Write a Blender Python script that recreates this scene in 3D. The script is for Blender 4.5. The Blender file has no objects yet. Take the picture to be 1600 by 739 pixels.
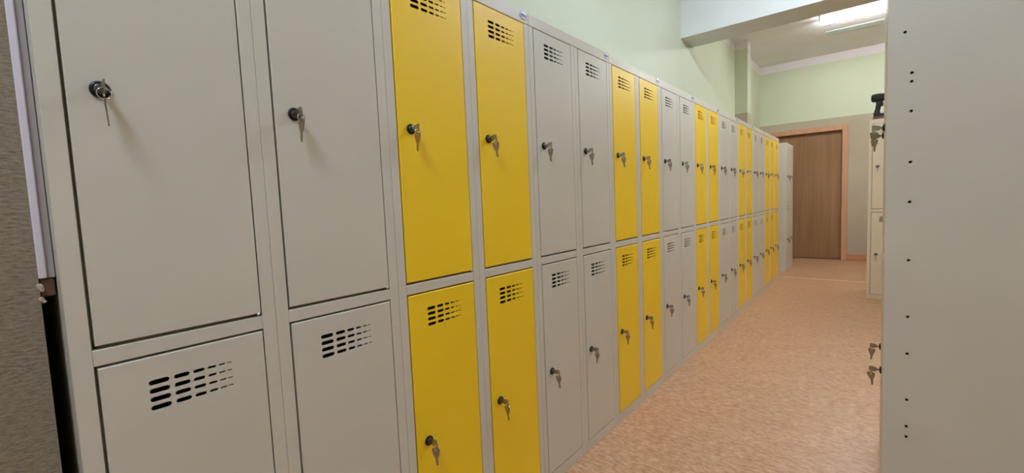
import bpy, bmesh, math, random
from mathutils import Vector, Matrix
from mathutils.geometry import tessellate_polygon
random.seed(4)
C = bpy.context.scene.collection
PI = math.pi

# ------------------------------------------------------------------ materials
def new_mat(name):
    m = bpy.data.materials.new(name); m.use_nodes = True
    nt = m.node_tree; b = nt.nodes['Principled BSDF']
    return m, nt, b
def srgb(r, g, b):
    f = lambda c: c/12.92 if c <= .04045 else ((c+.055)/1.055)**2.4
    return (f(r/255), f(g/255), f(b/255), 1)
def coords(nt, scale=(1, 1, 1)):
    g = nt.nodes.new('ShaderNodeNewGeometry'); mp = nt.nodes.new('ShaderNodeMapping')
    mp.inputs['Scale'].default_value = scale
    nt.links.new(g.outputs['Position'], mp.inputs['Vector'])
    return mp.outputs['Vector']
def obj_coords(nt, scale=(1, 1, 1)):
    g = nt.nodes.new('ShaderNodeTexCoord'); mp = nt.nodes.new('ShaderNodeMapping')
    mp.inputs['Scale'].default_value = scale
    nt.links.new(g.outputs['Object'], mp.inputs['Vector'])
    return mp.outputs['Vector']
def noise(nt, vec, scale, detail=3, rough=.5):
    n = nt.nodes.new('ShaderNodeTexNoise'); n.inputs['Scale'].default_value = scale
    n.inputs['Detail'].default_value = detail; n.inputs['Roughness'].default_value = rough
    nt.links.new(vec, n.inputs['Vector']); return n.outputs['Fac']
def bump(nt, b, fac, strength, dist=.01):
    n = nt.nodes.new('ShaderNodeBump'); n.inputs['Strength'].default_value = strength
    n.inputs['Distance'].default_value = dist
    nt.links.new(fac, n.inputs['Height']); nt.links.new(n.outputs['Normal'], b.inputs['Normal'])
def ramp(nt, fac, stops):
    r = nt.nodes.new('ShaderNodeValToRGB'); e = r.color_ramp.elements
    e[0].position, e[0].color = stops[0]; e[1].position, e[1].color = stops[-1]
    for p, c in stops[1:-1]:
        x = e.new(p); x.color = c
    nt.links.new(fac, r.inputs['Fac']); return r.outputs['Color']
def mixc(nt, fac, a, b, mode='MIX'):
    m = nt.nodes.new('ShaderNodeMix'); m.data_type = 'RGBA'; m.blend_type = mode
    for k, v in ((0, fac), (6, a), (7, b)):
        if hasattr(v, 'node'): nt.links.new(v, m.inputs[k])
        else: m.inputs[k].default_value = v
    return m.outputs[2]
def plain(name, col, rough=.5, metal=0, bumps=None, spec=.5):
    m, nt, b = new_mat(name)
    b.inputs['Base Color'].default_value = col; b.inputs['Roughness'].default_value = rough
    b.inputs['Metallic'].default_value = metal; b.inputs['Specular IOR Level'].default_value = spec
    v = obj_coords(nt)
    n = noise(nt, v, bumps[0] if bumps else 60, 2)
    if bumps: bump(nt, b, n, bumps[1], bumps[2])
    lo = tuple(c*.97 for c in col[:3]) + (1,); hi = tuple(min(1, c*1.03) for c in col[:3]) + (1,)
    nt.links.new(ramp(nt, noise(nt, v, 3, 2), [(.3, lo), (.7, hi)]), b.inputs['Base Color'])
    return m

BEIGE = plain('beige_powder_coat', srgb(213, 208, 191), .42, 0, (1500, .05, .001))
YELLOW = plain('yellow_powder_coat', srgb(254, 212, 30), .40, 0, (1500, .05, .001))
CREAM = plain('cream_powder_coat', srgb(216, 200, 166), .42, 0, (1500, .05, .001))
BLACKP = plain('black_plastic', srgb(16, 16, 18), .42, spec=.3)
STEEL = plain('nickel_plate', srgb(166, 158, 142), .30, 1)
DULL = plain('brushed_nickel', srgb(112, 108, 104), .32, 1)
CHROME = plain('chrome', srgb(225, 225, 228), .12, 1)
BADGEW = plain('badge_white', srgb(225, 228, 240), .25)
BADGEB = plain('badge_blue', srgb(40, 52, 120), .3)
WHITEP = plain('white_paint', srgb(232, 226, 236), .45)
INNERP = plain('greyed_white_paint', srgb(176, 166, 166), .5)
SILLW = plain('sill_wood', srgb(104, 74, 56), .55, 0, (40, .2, .002))
RED = plain('red_plastic', srgb(90, 20, 22), .4)
RUBBER = plain('dark_grip', srgb(20, 21, 24), .7, 0, (400, .3, .001))
HOUSING = plain('lamp_housing', srgb(232, 232, 228), .4)
PALE_STRIP = plain('pale_ceiling_strip', srgb(200, 222, 226), .3)

def emit(name, col, s):
    m, nt, b = new_mat(name)
    b.inputs['Emission Color'].default_value = col; b.inputs['Emission Strength'].default_value = s
    b.inputs['Base Color'].default_value = (.9, .9, .9, 1)
    return m
TUBE = emit('cool_fluorescent_tube', (.86, 1, 1.25, 1), 108)
TUBE_MID = emit('white_fluorescent_tube', (.89, 1, 1.2, 1), 110)
TUBE_FAR = emit('neutral_fluorescent_tube', (.98, 1, 1.0, 1), 105)

def wall_mat(name, dado_z, frieze_z, rough_plaster=0):
    m, nt, b = new_mat(name)
    v = coords(nt)
    sep = nt.nodes.new('ShaderNodeSeparateXYZ'); g = nt.nodes.new('ShaderNodeNewGeometry')
    nt.links.new(g.outputs['Position'], sep.inputs[0])
    def step(z):
        n = nt.nodes.new('ShaderNodeMath'); n.operation = 'GREATER_THAN'
        nt.links.new(sep.outputs['Z'], n.inputs[0]); n.inputs[1].default_value = z
        return n.outputs[0]
    cloud = noise(nt, v, 1.6, 4)
    tan = ramp(nt, cloud, [(.3, srgb(172, 162, 140)), (.7, srgb(186, 175, 153))])
    green = ramp(nt, cloud, [(.3, srgb(200, 208, 182)), (.7, srgb(205, 212, 188))])
    c = mixc(nt, step(dado_z), tan, green)
    c = mixc(nt, step(frieze_z), c, srgb(226, 220, 222))
    nt.links.new(c, b.inputs['Base Color']); b.inputs['Roughness'].default_value = .75
    bump(nt, b, noise(nt, v, 90, 4, .6), .12, .004)
    return m
W_LEFT = wall_mat('green_wall_paint', 2.205, 3.125)
W_BACK = wall_mat('green_wall_paint_tan_dado', 2.255, 3.125)
W_PIL = wall_mat('green_pillar_paint', 2.25, 3.125)

def plaster_mat():
    m, nt, b = new_mat('rough_olive_plaster')
    v = coords(nt, (1, .3, 1))
    n = noise(nt, v, 260, 5, .7); big = noise(nt, coords(nt), 5, 3)
    a = ramp(nt, n, [(.32, srgb(112, 102, 84)), (.5, srgb(162, 149, 128)), (.72, srgb(188, 175, 152))])
    c = mixc(nt, .28, a, ramp(nt, big, [(.3, srgb(142, 132, 106)), (.7, srgb(172, 154, 124))]))
    nt.links.new(c, b.inputs['Base Color']); b.inputs['Roughness'].default_value = .9
    bump(nt, b, n, 1, .005)
    return m
PLASTER = plaster_mat()
def ceiling_mat():
    m, nt, b = new_mat('ceiling_paint')
    v = coords(nt)
    nt.links.new(ramp(nt, noise(nt, v, 2, 3), [(.3, srgb(236, 236, 238)), (.7, srgb(242, 242, 244))]), b.inputs['Base Color'])
    b.inputs['Roughness'].default_value = .8
    bump(nt, b, noise(nt, v, 80, 3), .1, .003)
    return m
CEIL = ceiling_mat()
BEAMM = plain('beam_paint', srgb(208, 211, 205), .7, 0, (80, .1, .003))
def floor_mat():
    m, nt, b = new_mat('linoleum')
    v = coords(nt, (.36, 1, 1)); v2 = coords(nt, (.5, 1, 1))
    n1 = noise(nt, v, 70, 4, .6); n2 = noise(nt, v2, 9, 3, .5); n3 = noise(nt, v, 170, 4, .65)
    c1 = ramp(nt, n1, [(.36, srgb(150, 102, 64)), (.5, srgb(192, 148, 110)), (.66, srgb(218, 182, 148))])
    c3 = ramp(nt, n3, [(.36, srgb(138, 92, 56)), (.5, srgb(188, 145, 107)), (.64, srgb(222, 186, 150))])
    c = mixc(nt, .4, c1, c3)
    c = mixc(nt, .16, c, ramp(nt, n2, [(.35, srgb(176, 120, 84)), (.65, srgb(220, 174, 142))]))
    nt.links.new(c, b.inputs['Base Color']); b.inputs['Roughness'].default_value = .38
    b.inputs['Specular IOR Level'].default_value = .4
    bump(nt, b, n3, .06, .002)
    return m
FLOOR = floor_mat()
def wood_mat(name, dark, mid, light, vec, rough=.45):
    m, nt, b = new_mat(name)
    v = coords(nt, vec); n = noise(nt, v, 1, 5, .6); n2 = noise(nt, coords(nt, (vec[0]*5, vec[1]*5, vec[2]*2)), 1, 3)
    c = mixc(nt, .35, ramp(nt, n, [(.3, dark), (.5, mid), (.7, light)]), ramp(nt, n2, [(.35, dark), (.65, light)]))
    nt.links.new(c, b.inputs['Base Color']); b.inputs['Roughness'].default_value = rough
    return m
DOORW = wood_mat('brown_door_veneer', srgb(128, 92, 56), srgb(144, 106, 66), srgb(158, 120, 80), (14, 14, .7))
FRAMEW = wood_mat('reddish_door_frame', srgb(188, 140, 104), srgb(196, 148, 112), srgb(204, 158, 122), (20, 20, .8))
SKIRT = wood_mat('wood_skirting', srgb(180, 122, 80), srgb(192, 134, 92), srgb(202, 146, 104), (1, 20, 20))

# ------------------------------------------------------------------ mesh helpers
def link(name, me, mats, parent=None):
    o = bpy.data.objects.new(name, me); C.objects.link(o)
    for m in (mats if isinstance(mats, (list, tuple)) else [mats]): me.materials.append(m)
    if parent: o.parent = parent
    return o
def obj(name, bm, mats, parent=None, smooth=False):
    bmesh.ops.recalc_face_normals(bm, faces=bm.faces[:])
    me = bpy.data.meshes.new(name); bm.to_mesh(me); bm.free()
    if smooth:
        for p in me.polygons: p.use_smooth = True
    return link(name, me, mats, parent)
def tag(o, label, cat, group=None, kind=None):
    o['label'] = label; o['category'] = cat
    if group: o['group'] = group
    if kind: o['kind'] = kind
    return o
def empty(name, loc=(0, 0, 0), rz=0):
    o = bpy.data.objects.new(name, None); o.empty_display_size = .1
    C.objects.link(o); o.location = loc; o.rotation_euler = (0, 0, rz); return o
def box(bm, a, b, bev=0, mi=0, seg=1):
    vs = [bm.verts.new((x, y, z)) for x in (a[0], b[0]) for y in (a[1], b[1]) for z in (a[2], b[2])]
    fs = [bm.faces.new([vs[i] for i in q]) for q in ((0, 1, 3, 2), (4, 6, 7, 5), (0, 4, 5, 1), (2, 3, 7, 6), (0, 2, 6, 4), (1, 5, 7, 3))]
    for f in fs: f.material_index = mi
    if bev:
        es = list({e for f in fs for e in f.edges})
        r = bmesh.ops.bevel(bm, geom=es, offset=bev, segments=seg, profile=.5, affect='EDGES')
        for f in r['faces']: f.material_index = mi
def lathe(bm, prof, M=Matrix(), n=24, mi=0, smooth=True):
    # prof: (radius, axial) along local +x
    rings = []
    for r, x in prof:
        if r < 1e-7: rings.append([bm.verts.new(M @ Vector((x, 0, 0)))])
        else: rings.append([bm.verts.new(M @ Vector((x, r*math.cos(2*PI*i/n), r*math.sin(2*PI*i/n)))) for i in range(n)])
    for a, b in zip(rings, rings[1:]):
        for i in range(n):
            j = (i+1) % n
            if len(a) == 1 and len(b) == 1: continue
            q = [a[0], b[i], b[j]] if len(a) == 1 else [a[i], b[0], a[j]] if len(b) == 1 else [a[i], b[i], b[j], a[j]]
            f = bm.faces.new(q); f.material_index = mi; f.smooth = smooth
def torus(bm, R, r, M=Matrix(), n=28, k=8, mi=0, a0=0, a1=2*PI):
    rings = []
    for i in range(n):
        t = a0+(a1-a0)*i/n
        c = Vector((0, R*math.cos(t), R*math.sin(t))); d = c.normalized()
        rings.append([bm.verts.new(M @ (c + d*(r*math.cos(2*PI*j/k)) + Vector((r*math.sin(2*PI*j/k), 0, 0)))) for j in range(k)])
    for i in range(n):
        a, b = rings[i], rings[(i+1) % n]
        for j in range(k):
            f = bm.faces.new([a[j], b[j], b[(j+1) % k], a[(j+1) % k]]); f.material_index = mi; f.smooth = True
def plate(bm, outer, holes, f, t, mapf, mi=0, rim=True):
    # flat sheet with real holes: outer / holes are 2-D loops; mapf(u, v, w) -> 3-D, w is the thickness axis
    loops = [outer] + holes
    pts = [p for L in loops for p in L]
    tris = tessellate_polygon([[Vector((p[0], p[1], 0)) for p in L] for L in loops])
    F = [bm.verts.new(mapf(p[0], p[1], f)) for p in pts]; B = [bm.verts.new(mapf(p[0], p[1], f-t)) for p in pts]
    for q in tris:
        for V in (F, B):
            try:
                x = bm.faces.new([V[i] for i in q]); x.material_index = mi
            except ValueError: pass
    s = 0
    for k, L in enumerate(loops):
        n = len(L)
        if k or rim:
            for i in range(n):
                j = (i+1) % n
                x = bm.faces.new([F[s+i], F[s+j], B[s+j], B[s+i]]); x.material_index = mi
        s += n
    return F[:len(outer)]
def slot(u, v, w, h, n=5):
    r = h/2; w = max(w, h*1.01); L = []
    for c, a0 in ((u+w/2-r, -PI/2), (u-w/2+r, PI/2)):
        for i in range(n+1):
            a = a0+PI*i/n; L.append((c+r*math.cos(a), v+r*math.sin(a)))
    return L
def disc(u, v, r, n=10): return [(u+r*math.cos(2*PI*i/n), v+r*math.sin(2*PI*i/n)) for i in range(n)]

# ------------------------------------------------------------------ room shell
def struct(name, bm, m, label, cat, smooth=False):
    return tag(obj(name, bm, m, None, smooth), label, cat, None, 'structure')
XL, XR, YF, YB, ZC = -.595, 3.4, -2.8, 8.715, 3.245
def slab(name, a, b, m, label, cat, bev=0):
    bm = bmesh.new(); box(bm, a, b, bev); return struct(name, bm, m, label, cat)
slab('floor', (XL-.2, YF-.2, -.1), (XR+.2, YB+.3, 0), FLOOR, 'tan orange linoleum floor with fine streaks', 'floor')
slab('ceiling', (XL-.2, YF-.2, ZC), (XR+.2, YB+.3, ZC+.12), CEIL, 'plain off-white ceiling above the aisle', 'ceiling')
slab('wall_left', (XL-.2, YF-.2, 0), (XL, YB+.3, ZC), W_LEFT, 'pale green wall behind the long locker row', 'wall')
slab('wall_right', (XR, YF-.2, 0), (XR+.2, YB+.3, ZC), W_BACK, 'green and tan wall at the right of the room', 'wall')
slab('wall_front', (XL, YF-.2, 0), (XR, YF, ZC), W_BACK, 'green and tan wall opposite the wooden door', 'wall')
# back wall with the door opening
DX0, DX1, DZ = -.352, .5485, 2.052
bm = bmesh.new()
box(bm, (XL, YB, 0), (DX0-.03, YB+.2, ZC)); box(bm, (DX1+.03, YB, 0), (XR, YB+.2, ZC)); box(bm, (DX0-.03, YB, DZ+.03), (DX1+.03, YB+.2, ZC))
struct('wall_back', bm, W_BACK, 'end wall around the door, pale green above a tan dado', 'wall')
slab('wall_corner', (XL, YF, 0), (-.05, .0535, ZC), PLASTER, 'rough olive plaster wall beside the first locker', 'wall')
slab('pillar', (XL, 6.962, 0), (-.433, 7.168, ZC), W_PIL, 'green wall pillar rising behind the far lockers', 'pillar')
slab('beam', (XL, 4.735, 2.732), (XR, 5.115, ZC), BEAMM, 'pale ceiling beam crossing the room', 'beam')
# skirting
bm = bmesh.new(); box(bm, (DX1+.08, YB-.014, 0), (XR, YB, .096), .003); box(bm, (XL, YB-.014, 0), (DX0-.08, YB, .096), .003)
struct('baseboard_back', bm, SKIRT, 'wooden skirting board along the end wall', 'baseboard')
# thin pale raised strip across the linoleum
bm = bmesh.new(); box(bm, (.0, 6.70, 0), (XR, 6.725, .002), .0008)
struct('trim_1', bm, plain('pale_floor_strip', srgb(226, 186, 154), .35), 'pale thin strip across the linoleum floor', 'trim')
# door
d = empty('door_1', ((DX0+DX1)/2, YB, 0)); tag(d, 'brown wood veneer door in reddish frame on end wall', 'door', None, 'structure')
W2 = (DX1-DX0)/2; fw = .077
bm = bmesh.new()
box(bm, (W2, -.022, 0), (W2+fw, .19, DZ+fw), .004); box(bm, (-W2-fw, -.022, 0), (-W2, .19, DZ+fw), .004)
box(bm, (-W2, -.022, DZ), (W2, .19, DZ+fw), .004)
box(bm, (W2-.014, .10, 0), (W2, .19, DZ), .002); box(bm, (-W2, .10, 0), (-W2+.014, .19, DZ), .002)
obj('frame', bm, FRAMEW, d)
bm = bmesh.new(); box(bm, (-W2+.003, .055, .012), (W2-.003, .098, DZ-.003), .002)
leaf = obj('leaf', bm, DOORW, d)
bm = bmesh.new()
box(bm, (-W2+.05, .046, .93), (-W2+.09, .056, 1.17), .003)
lathe(bm, [(0, 0), (.011, 0), (.011, .045), (0, .045)], Matrix.Translation((-W2+.07, .047, 1.06)) @ Matrix.Rotation(-PI/2, 4, 'Z'), 12)
box(bm, (-W2+.06, -.004, 1.05), (-W2+.19, .01, 1.07), .005)
obj('handle', bm, STEEL, leaf)
# window casing and sill stub at the corner of the plaster wall
w = empty('window_1', (-.05, .0535, 1.033)); tag(w, 'white window casing strip between plaster wall and first locker', 'window', None, 'structure')
bm = bmesh.new(); box(bm, (-.05, .0002, .0), (.002, .0098, 1.25), .0015); obj('casing', bm, WHITEP, w)
bm = bmesh.new(); box(bm, (-.055, .0099, .0), (-.003, .0194, 1.25), .001); obj('inner_frame', bm, INNERP, w)
bm = bmesh.new(); box(bm, (-.05, .0002, -.03), (-.004, .0178, -.001), .002); obj('sill', bm, SILLW, w)
bm = bmesh.new()
for y, z, r in ((.0006, -.012, .0042), (.0024, -.018, .003), (.0012, -.034, .004), (.003, -.037, .0028)):
    q = bmesh.ops.create_icosphere(bm, subdivisions=2, radius=r, matrix=Matrix.Translation((-.0005, y, z)))
    for v in q['verts']: v.co += Vector((random.uniform(-1, 1), random.uniform(-1, 1), random.uniform(-1, 1)))*r*.28
o = obj('plaster_chip', bm, plain('pale_plaster', srgb(196, 184, 168), .9), w); o['label'] = 'pale crumbled plaster at the sill end'

# ------------------------------------------------------------------ ceiling lights
def light(name, loc, L, lit, label, tube=TUBE):
    e = empty(name, loc); tag(e, label, 'ceiling light', 'fluorescent ceiling lights' if lit else None)
    if lit:
        bm = bmesh.new(); box(bm, (-L/2, -.05, -.05), (L/2, .05, 0), .006); box(bm, (-L/2+.02, -.075, -.012), (L/2-.02, .075, -.002), .003)
        for s in (-1, 1):
            for x in (-L/2+.012, L/2-.012): box(bm, (x-.012, s*.1-.018, -.075), (x+.012, s*.1+.018, 0), .004)
        obj('housing', bm, HOUSING, e)
        for s in (-1, 1):
            bm = bmesh.new()
            lathe(bm, [(0, 0), (.019, 0), (.019, L-.05), (0, L-.05)], Matrix.Translation((-L/2+.025, s*.1, -.052)), 16)
            obj('tube', bm, tube, e)
    else:  # plain flat strip: thin base plate with a pale bluish face
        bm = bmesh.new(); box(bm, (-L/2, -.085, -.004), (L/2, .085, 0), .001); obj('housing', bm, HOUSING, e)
        bm = bmesh.new(); box(bm, (-L/2+.006, -.079, -.006), (L/2-.006, .079, -.0041), .0008, 0, 1); obj('strip_face', bm, PALE_STRIP, e)
    return e
light('ceiling_light', (1.02, 6.80, ZC), 1.24, True, 'lit twin tube ceiling light beyond the beam', TUBE_FAR)
light('ceiling_light', (.95, 3.2, ZC), 1.24, True, 'lit twin tube ceiling light on the near side of the beam', TUBE_MID)
light('ceiling_light', (.95, -.85, ZC), 1.24, True, 'lit twin tube ceiling light above the first locker')
light('ceiling_light', (.716, 7.56, ZC), .60, False, 'slim pale flat strip on the ceiling behind the twin tube light near the door')  # only a thin pale strip flat against the ceiling

# ------------------------------------------------------------------ lockers
DEP, HT, CW = .49, 1.80, .62271
COLW = CW/2
UP, LO = (.911, 1.758), (.045, .884)
SLOTS = [(.066, .0955, .0088), (.102, .126, .0078), (.1313, .1497, .0062), (.1543, .1686, .0044), (.1724, .1839, .0030), (.1861, .195, .0020)]
side_holes = [(-.04, 1.585), (-.057, 1.462), (-.057, 1.437), (-.057, 1.349), (-.057, 1.196), (-.057, 1.075), (-.057, .895), (-.058, .717), (-.058, .599), (-.059, .450), (-.059, .363), (-.059, .329)]

def carcass_bm(n):
    Wd = COLW*n; bm = bmesh.new()
    outer = [(-DEP, 0.0), (-.0006, 0.0), (-.0006, HT), (-DEP, HT)]
    hs = [disc(x, z, .0042) for x, z in side_holes]
    plate(bm, outer, hs, .0018, .0014, lambda u, v, t: (u, t, v))
    plate(bm, outer, hs, Wd-.0004, .0014, lambda u, v, t: (u, t, v))
    box(bm, (-DEP, .0019, .0), (-DEP+.0014, Wd-.0019, HT)); box(bm, (-DEP+.0015, .0019, HT-.0014), (-.003, Wd-.0019, HT))
    box(bm, (-DEP+.0015, .0019, .03), (-.022, Wd-.0019, .0314)); box(bm, (-DEP+.0015, .0019, .897), (-.022, Wd-.0019, .8984))
    for k in range(1, n): box(bm, (-DEP+.0015, COLW*k-.001, .032), (-.022, COLW*k+.001, .896)); box(bm, (-DEP+.0015, COLW*k-.001, .899), (-.022, COLW*k+.001, HT-.002))
    return bm
def frame_bm(n):
    Wd = COLW*n; bm = bmesh.new()
    for k in range(n):
        y0, y1 = COLW*k, COLW*(k+1)
        a = .0005 if k == 0 else .0002; b = .0005 if k == n-1 else .0002
        box(bm, (-.020, y0+a, .0), (0, y0+.0262, 1.7578), .0011); box(bm, (-.020, y1-.0262, .0), (0, y1-b, 1.7578), .0011)
        for z0, z1 in ((.0, LO[0]), (LO[1], UP[0])):
            box(bm, (-.020, y0+.0264, z0), (-.0004, y1-.0264, z1), .0011)
        # return lips that close the gap behind each door edge
        for z0, z1 in (LO, UP):
            box(bm, (-.040, y0+.02, z0-.004), (-.0225, y0+.036, z1+.004)); box(bm, (-.040, y1-.036, z0-.004), (-.0225, y1-.02, z1+.004))
            box(bm, (-.040, y0+.03, z0-.006), (-.0225, y1-.03, z0+.012)); box(bm, (-.040, y0+.03, z1-.012), (-.0225, y1-.03, z1+.006))
    box(bm, (-.020, .0005, 1.758), (.0006, Wd-.0005, HT), .0016)
    return bm
def door_bm(upper):
    # local origin: hinge-free left lower corner of the opening; y 0..ow, z 0..oh
    z0, z1 = UP if upper else LO
    ow = COLW-.053; oh = z1-z0
    l, r = .0042, ow-.0024
    b, t = (.0062, oh-.0022) if upper else (.003, oh-.0044)
    bm = bmesh.new(); e = .0014
    zt = (1.711 if upper else .8335) - z0
    holes = []
    for i in range(4):
        for a, c, h in SLOTS: holes.append(slot((a+c)/2, zt-.01515*i, c-a, h))
    F = plate(bm, [(l+e, b+e), (r-e, b+e), (r-e, t-e), (l+e, t-e)], holes, .0008, .0010, lambda u, v, x: (x, u, v), rim=False)
    prev = F
    for x, g in ((-.0002, e*.3), (-.0012, 0), (-.0185, 0)):
        ring = [bm.verts.new((x, *p)) for p in ((l+g, b+g), (r-g, b+g), (r-g, t-g), (l+g, t-g))]
        for i in range(4):
            j = (i+1) % 4; bm.faces.new([prev[i], ring[i], ring[j], prev[j]])
        prev = ring
    return bm
def lock_bm():
    bm = bmesh.new()
    lathe(bm, [(.0115, -.006), (.0138, .0009), (.0138, .003), (.0128, .0052), (.0092, .0060), (.0088, .0056)], n=28, mi=0)
    lathe(bm, [(.0088, .0056), (.0086, .0068), (.0078, .0073), (0, .0073)], n=28, mi=1)
    box(bm, (.0071, -.0009, -.0052), (.0077, .0009, .0052), 0, 0)
    return bm
def mesh_of(bm, name, mats):
    bmesh.ops.recalc_face_normals(bm, faces=bm.faces[:])
    me = bpy.data.meshes.new(name); bm.to_mesh(me); bm.free()
    for m in mats: me.materials.append(m)
    return me
ME = {}
for col, m in (('beige', BEIGE), ('cream', CREAM)):
    for n in (2, 3):
        ME['carcass', col, n] = mesh_of(carcass_bm(n), 'carcass', [m]); ME['frame', col, n] = mesh_of(frame_bm(n), 'front_frame', [m])
for col, m in (('beige', BEIGE), ('yellow', YELLOW), ('cream', CREAM)):
    ME['door', col, True] = mesh_of(door_bm(True), 'door', [m]); ME['door', col, False] = mesh_of(door_bm(False), 'door', [m])
ME['lock'] = mesh_of(lock_bm(), 'lock', [BLACKP, DULL])
def hinge_bm():
    bm = bmesh.new()
    lathe(bm, [(0, 0), (.0028, 0), (.0028, .0052), (0, .0052)], Matrix.Rotation(-PI/2, 4, 'Y'), 10)
    return bm
ME['hinge'] = mesh_of(hinge_bm(), 'hinge_pin', [CHROME])
def badge_bm():
    bm = bmesh.new(); n = 32
    a, b = .0215, .0145
    def el(k, x): return [bm.verts.new((x, a*k*math.cos(2*PI*i/n), b*k*math.sin(2*PI*i/n))) for i in range(n)]
    rs = [(1.0, -.0004), (1.0, .0010), (.95, .0018), (.90, .0018), (.86, .0020), (.82, .0020), (.5, .0023)]
    rings = [el(*q) for q in rs]; cen = bm.verts.new((.0024, 0, 0))
    for k, (p, q) in enumerate(zip(rings, rings[1:])):
        for i in range(n):
            f = bm.faces.new([p[i], q[i], q[(i+1) % n], p[(i+1) % n]]); f.material_index = 1 if k == 3 else 0
    for i in range(n): bm.faces.new([rings[-1][i], cen, rings[-1][(i+1) % n]])
    return bm
ME['badge'] = mesh_of(badge_bm(), 'badge', [BADGEW, BADGEB])
def text_mesh(s, width, height):
    cu = bpy.data.curves.new('lettering', 'FONT'); cu.body = s; cu.align_x = 'CENTER'; cu.align_y = 'CENTER'; cu.extrude = .02; cu.offset = .008; cu.shear = .15
    o = bpy.data.objects.new('lettering_source', cu); C.objects.link(o)
    bpy.context.view_layer.update()
    me = bpy.data.meshes.new_from_object(o.evaluated_get(bpy.context.evaluated_depsgraph_get()))
    bpy.data.objects.remove(o); bpy.data.curves.remove(cu)
    xs = [v.co.x for v in me.vertices]; ys = [v.co.y for v in me.vertices]
    cx, cy = (min(xs)+max(xs))/2, (min(ys)+max(ys))/2; sx = width/(max(xs)-min(xs)); sy = height/(max(ys)-min(ys))
    for v in me.vertices:
        u, t, q = v.co; v.co = (.0026+q*.01, (u-cx)*sx, (t-cy)*sy)
    me.materials.clear(); me.materials.append(BADGEB); me.name = 'lettering'
    return me
ME['text'] = text_mesh('Malow', .030, .0095)

def put(name, me, parent, loc=(0, 0, 0), rot=(0, 0, 0)):
    o = bpy.data.objects.new(name, me); C.objects.link(o); o.parent = parent; o.location = loc; o.rotation_euler = rot
    return o
LOCK_Z = {True: 1.3335, False: .456}
def locker(n, body, doors, loc, rz, label, group):
    e = empty('locker', loc, rz); tag(e, label, 'locker', group)
    put('carcass', ME['carcass', body, n], e); put('front_frame', ME['frame', body, n], e)
    for k in range(n):
        for up in (True, False):
            z0 = (UP if up else LO)[0]
            d = put('door', ME['door', doors, up], e, (0, COLW*k+.0265, z0))
            if doors != body: d['label'] = doors+' sheet metal door'
            put('lock', ME['lock'], d, (0, .0445, LOCK_Z[up]-z0))
            if up: put('hinge_pin', ME['hinge'], d, (-.0005, COLW-.053-.0075, .0028))
    b = put('badge', ME['badge'], e, (.0006, COLW*n-.0275, 1.7835)); b['label'] = 'small oval white badge with blue lettering'
    put('lettering', ME['text'], b)
    return e

# ------------------------------------------------------------------ keys
def key_outline():
    return [(-.0115, 0), (-.0125, -.003), (-.0105, -.012), (-.0065, -.0225), (-.0042, -.0255), (-.0040, -.0300), (-.0030, -.0315), (-.0042, -.0335), (-.0030, -.0360), (-.0040, -.0390),
            (-.0028, -.0420), (-.0014, -.0460), (.0014, -.0475), (.0036, -.0450), (.0036, -.0262), (.0065, -.0225), (.0105, -.012), (.0125, -.003), (.0115, 0), (.009, .0024), (-.009, .0024)]
def hang_bm():
    # local origin at the ring hole; plane x-z
    bm = bmesh.new()
    out = [(x+.0, z+.004) for x, z in key_outline()]
    plate(bm, out, [disc(0, 0, .0026, 12)], .00105, .0021, lambda u, v, t: (u, t, v))
    return bm
def insert_bm():
    # sticks straight out of the lock along +x, bow standing in the x-z plane
    bm = bmesh.new()
    out = [(.007, -.0035), (.0125, -.0035), (.0150, -.0075), (.0260, -.0105), (.0345, -.0110), (.0368, -.0085), (.0368, .0085), (.0345, .0110), (.0260, .0105), (.0150, .0075), (.0125, .0035), (.007, .0035)]
    plate(bm, out, [disc(.0305, -.0050, .0027, 12)], .00105, .0021, lambda u, v, t: (u, t, v))
    return bm
ME['hang'] = mesh_of(hang_bm(), 'hanging_key', [STEEL]); ME['ins'] = mesh_of(insert_bm(), 'inserted_key', [STEEL])
RR = .0088
bm = bmesh.new(); torus(bm, RR, .0007); torus(bm, RR, .0007, Matrix.Translation((.0013, 0, 0)))
ME['ring'] = mesh_of(bm, 'split_ring', [CHROME])
def keys(lk, where, tilt=None):
    """one pair of keys: one in the lock lk, its twin hanging from a split ring"""
    bpy.context.view_layer.update()
    M = lk.matrix_world
    e = empty('key_pair', M.translation); e.rotation_euler = M.to_euler()
    tag(e, 'key pair in '+where, 'keys', 'key pairs left in the locker doors')
    a = random.uniform(-.22, .22) if tilt is None else tilt
    p = Vector((.0305, -.0050*-math.sin(a), -.0050*math.cos(a)))
    k = put('inserted_key', ME['ins'], e, (0, 0, 0), (a, 0, 0))
    swing = random.uniform(-.25, .25); r = put('split_ring', ME['ring'], e, p + Vector((0, 0, -RR+.0022)), (0, 0, swing))
    put('hanging_key', ME['hang'], e, p + Vector((0, 0, -2*RR+.0032)), (random.uniform(-.05, .05), random.uniform(-.10, .10), swing*.9 + random.uniform(-.25, .25)))
    return e

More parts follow.
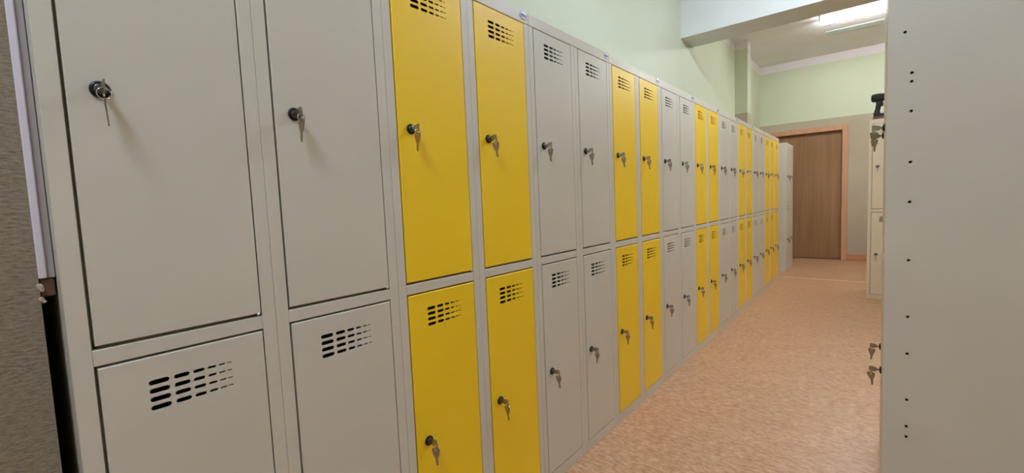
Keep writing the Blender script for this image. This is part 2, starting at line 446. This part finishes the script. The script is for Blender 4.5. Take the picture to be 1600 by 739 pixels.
ORD = ['first', 'second', 'third', 'fourth', 'fifth']
Y0 = .0734; cnt = {'beige': 0, 'yellow': 0}
todo = []
for k in range(10):
    col = 'beige' if k % 2 == 0 else 'yellow'
    n = 2 if k < 9 else 3
    i = cnt[col]; cnt[col] += 1
    if k == 9:
        lab = 'wide locker with three yellow columns at the far end of the long row'; who = 'wide yellow locker at far row end'
        cols = ['left', 'middle', 'right']
    else:
        lab = ('all-beige locker with four doors, %s beige one from the plaster wall' if col == 'beige' else 'beige locker with four yellow doors, %s yellow one from the plaster wall') % ORD[i]
        who = '%s %s locker from plaster wall' % (ORD[i], col); cols = ['left', 'right']
    L = locker(n, 'beige', col, (0, Y0+CW*k, 0), 0, lab, 'lockers of the long row')
    todo.append((L, who, cols))
L = locker(2, 'beige', 'beige', (.008, 7.176, 0), 0, 'narrow-looking beige locker by the door, standing past the end of the long row', None)
todo.append((L, 'beige locker by the wooden door', ['left', 'right']))
L = locker(2, 'beige', 'beige', (1.0042, 1.82+CW, 0), PI, 'large beige locker showing its bare drilled side across the aisle', None)
L.rotation_euler = (0, 0, PI); L.rotation_euler[1] = .0054
todo.append((L, 'locker with the bare drilled side', ['far', 'near']))
L = locker(2, 'cream', 'cream', (.909, 5.72, 0), -PI/2, 'cream locker facing the camera with a black drill on top', None)
todo.append((L, 'cream locker under the drill', ['left']))
for L, who, cols in todo:
    ds = [c for c in L.children if c.name.split('.')[0] == 'door']
    ds.sort(key=lambda o: (round(o.location.y, 3), -o.location.z))
    for i, d in enumerate(ds):
        if i//2 >= len(cols): continue
        lk = [c for c in d.children if c.name.split('.')[0] == 'lock'][0]
        keys(lk, '%s %s lock of %s' % ('upper' if d.location.z > .5 else 'lower', cols[i//2], who))

# ------------------------------------------------------------------ cordless drill on the cream locker
dr = empty('cordless_drill', (.918, 5.80, 1.8012)); dr.scale = (1, 1, 1.1); tag(dr, 'black cordless drill standing on its battery on the cream locker', 'drill')
bm = bmesh.new()
AX = Matrix.Translation((0, 0, .196))
lathe(bm, [(0, 0), (.018, .001), (.030, .006), (.036, .016), (.038, .03), (.038, .075), (.035, .082), (.034, .105), (.033, .135), (.028, .15), (.0, .15)], AX, 24)
# handle: swept rounded section leaning back towards the battery
secs = [(.066, .172, .030, .020), (.062, .14, .023, .018), (.055, .10, .021, .017), (.047, .065, .023, .018), (.050, .05, .034, .026)]
rings = []
for cx, cz, rx, ry in secs:
    rings.append([bm.verts.new((cx+rx*math.copysign(abs(math.cos(t))**.7, math.cos(t)), ry*math.copysign(abs(math.sin(t))**.7, math.sin(t)), cz)) for t in [2*PI*i/20 for i in range(20)]])
for a, b in zip(rings, rings[1:]):
    for i in range(20):
        f = bm.faces.new([a[i], a[(i+1) % 20], b[(i+1) % 20], b[i]]); f.smooth = True
bm.faces.new(rings[0]); bm.faces.new(rings[-1])
obj('housing', bm, RUBBER, dr)
bm = bmesh.new(); box(bm, (.022, -.036, .030), (.135, .036, .052), .008, 0, 2); box(bm, (.018, -.038, 0), (.14, .038, .031), .007, 1, 2)
obj('battery', bm, [BLACKP, RED], dr)
bm = bmesh.new(); lathe(bm, [(0, .151), (.022, .151), (.024, .16), (.023, .185), (.014, .205), (.009, .207), (.004, .207), (0, .207)], AX, 20); obj('chuck', bm, BLACKP, dr)
bm = bmesh.new(); box(bm, (.080, -.009, .115), (.098, .009, .155), .006, 0, 2); obj('trigger', bm, RED, dr)

# ------------------------------------------------------------------ world, camera, view
wd = bpy.data.worlds.new('world'); bpy.context.scene.world = wd; wd.use_nodes = True
wd.node_tree.nodes['Background'].inputs[0].default_value = (.8, .85, .9, 1); wd.node_tree.nodes['Background'].inputs[1].default_value = .05
cam = bpy.data.cameras.new('camera'); co = bpy.data.objects.new('camera', cam); C.objects.link(co)
F, az, el, ro = 688.488390976835, .6925553318338815, -.07522511664239602, .04185457584662371
R = Matrix.Rotation(az, 3, 'Z') @ Matrix.Rotation(el, 3, 'X') @ Matrix.Rotation(ro, 3, 'Y')
r, f, u = R @ Vector((1, 0, 0)), R @ Vector((0, 1, 0)), R @ Vector((0, 0, 1))
M = Matrix((r, u, -f)).transposed().to_4x4(); M.translation = (.9775577913259383, 0, 1.1218185347792118)
co.matrix_world = M
cam.sensor_fit = 'HORIZONTAL'; cam.sensor_width = 36; cam.lens = F*36/1600; cam.clip_start = .02
S = bpy.context.scene; S.camera = co
S.view_settings.view_transform = 'Standard'; S.view_settings.look = 'None'; S.view_settings.gamma = 1
S.view_settings.exposure = 0; S.view_settings.use_curve_mapping = False
S.cycles.use_denoising = True; S.cycles.max_bounces = 10; S.cycles.diffuse_bounces = 6
S.cycles.sample_clamp_indirect = 6
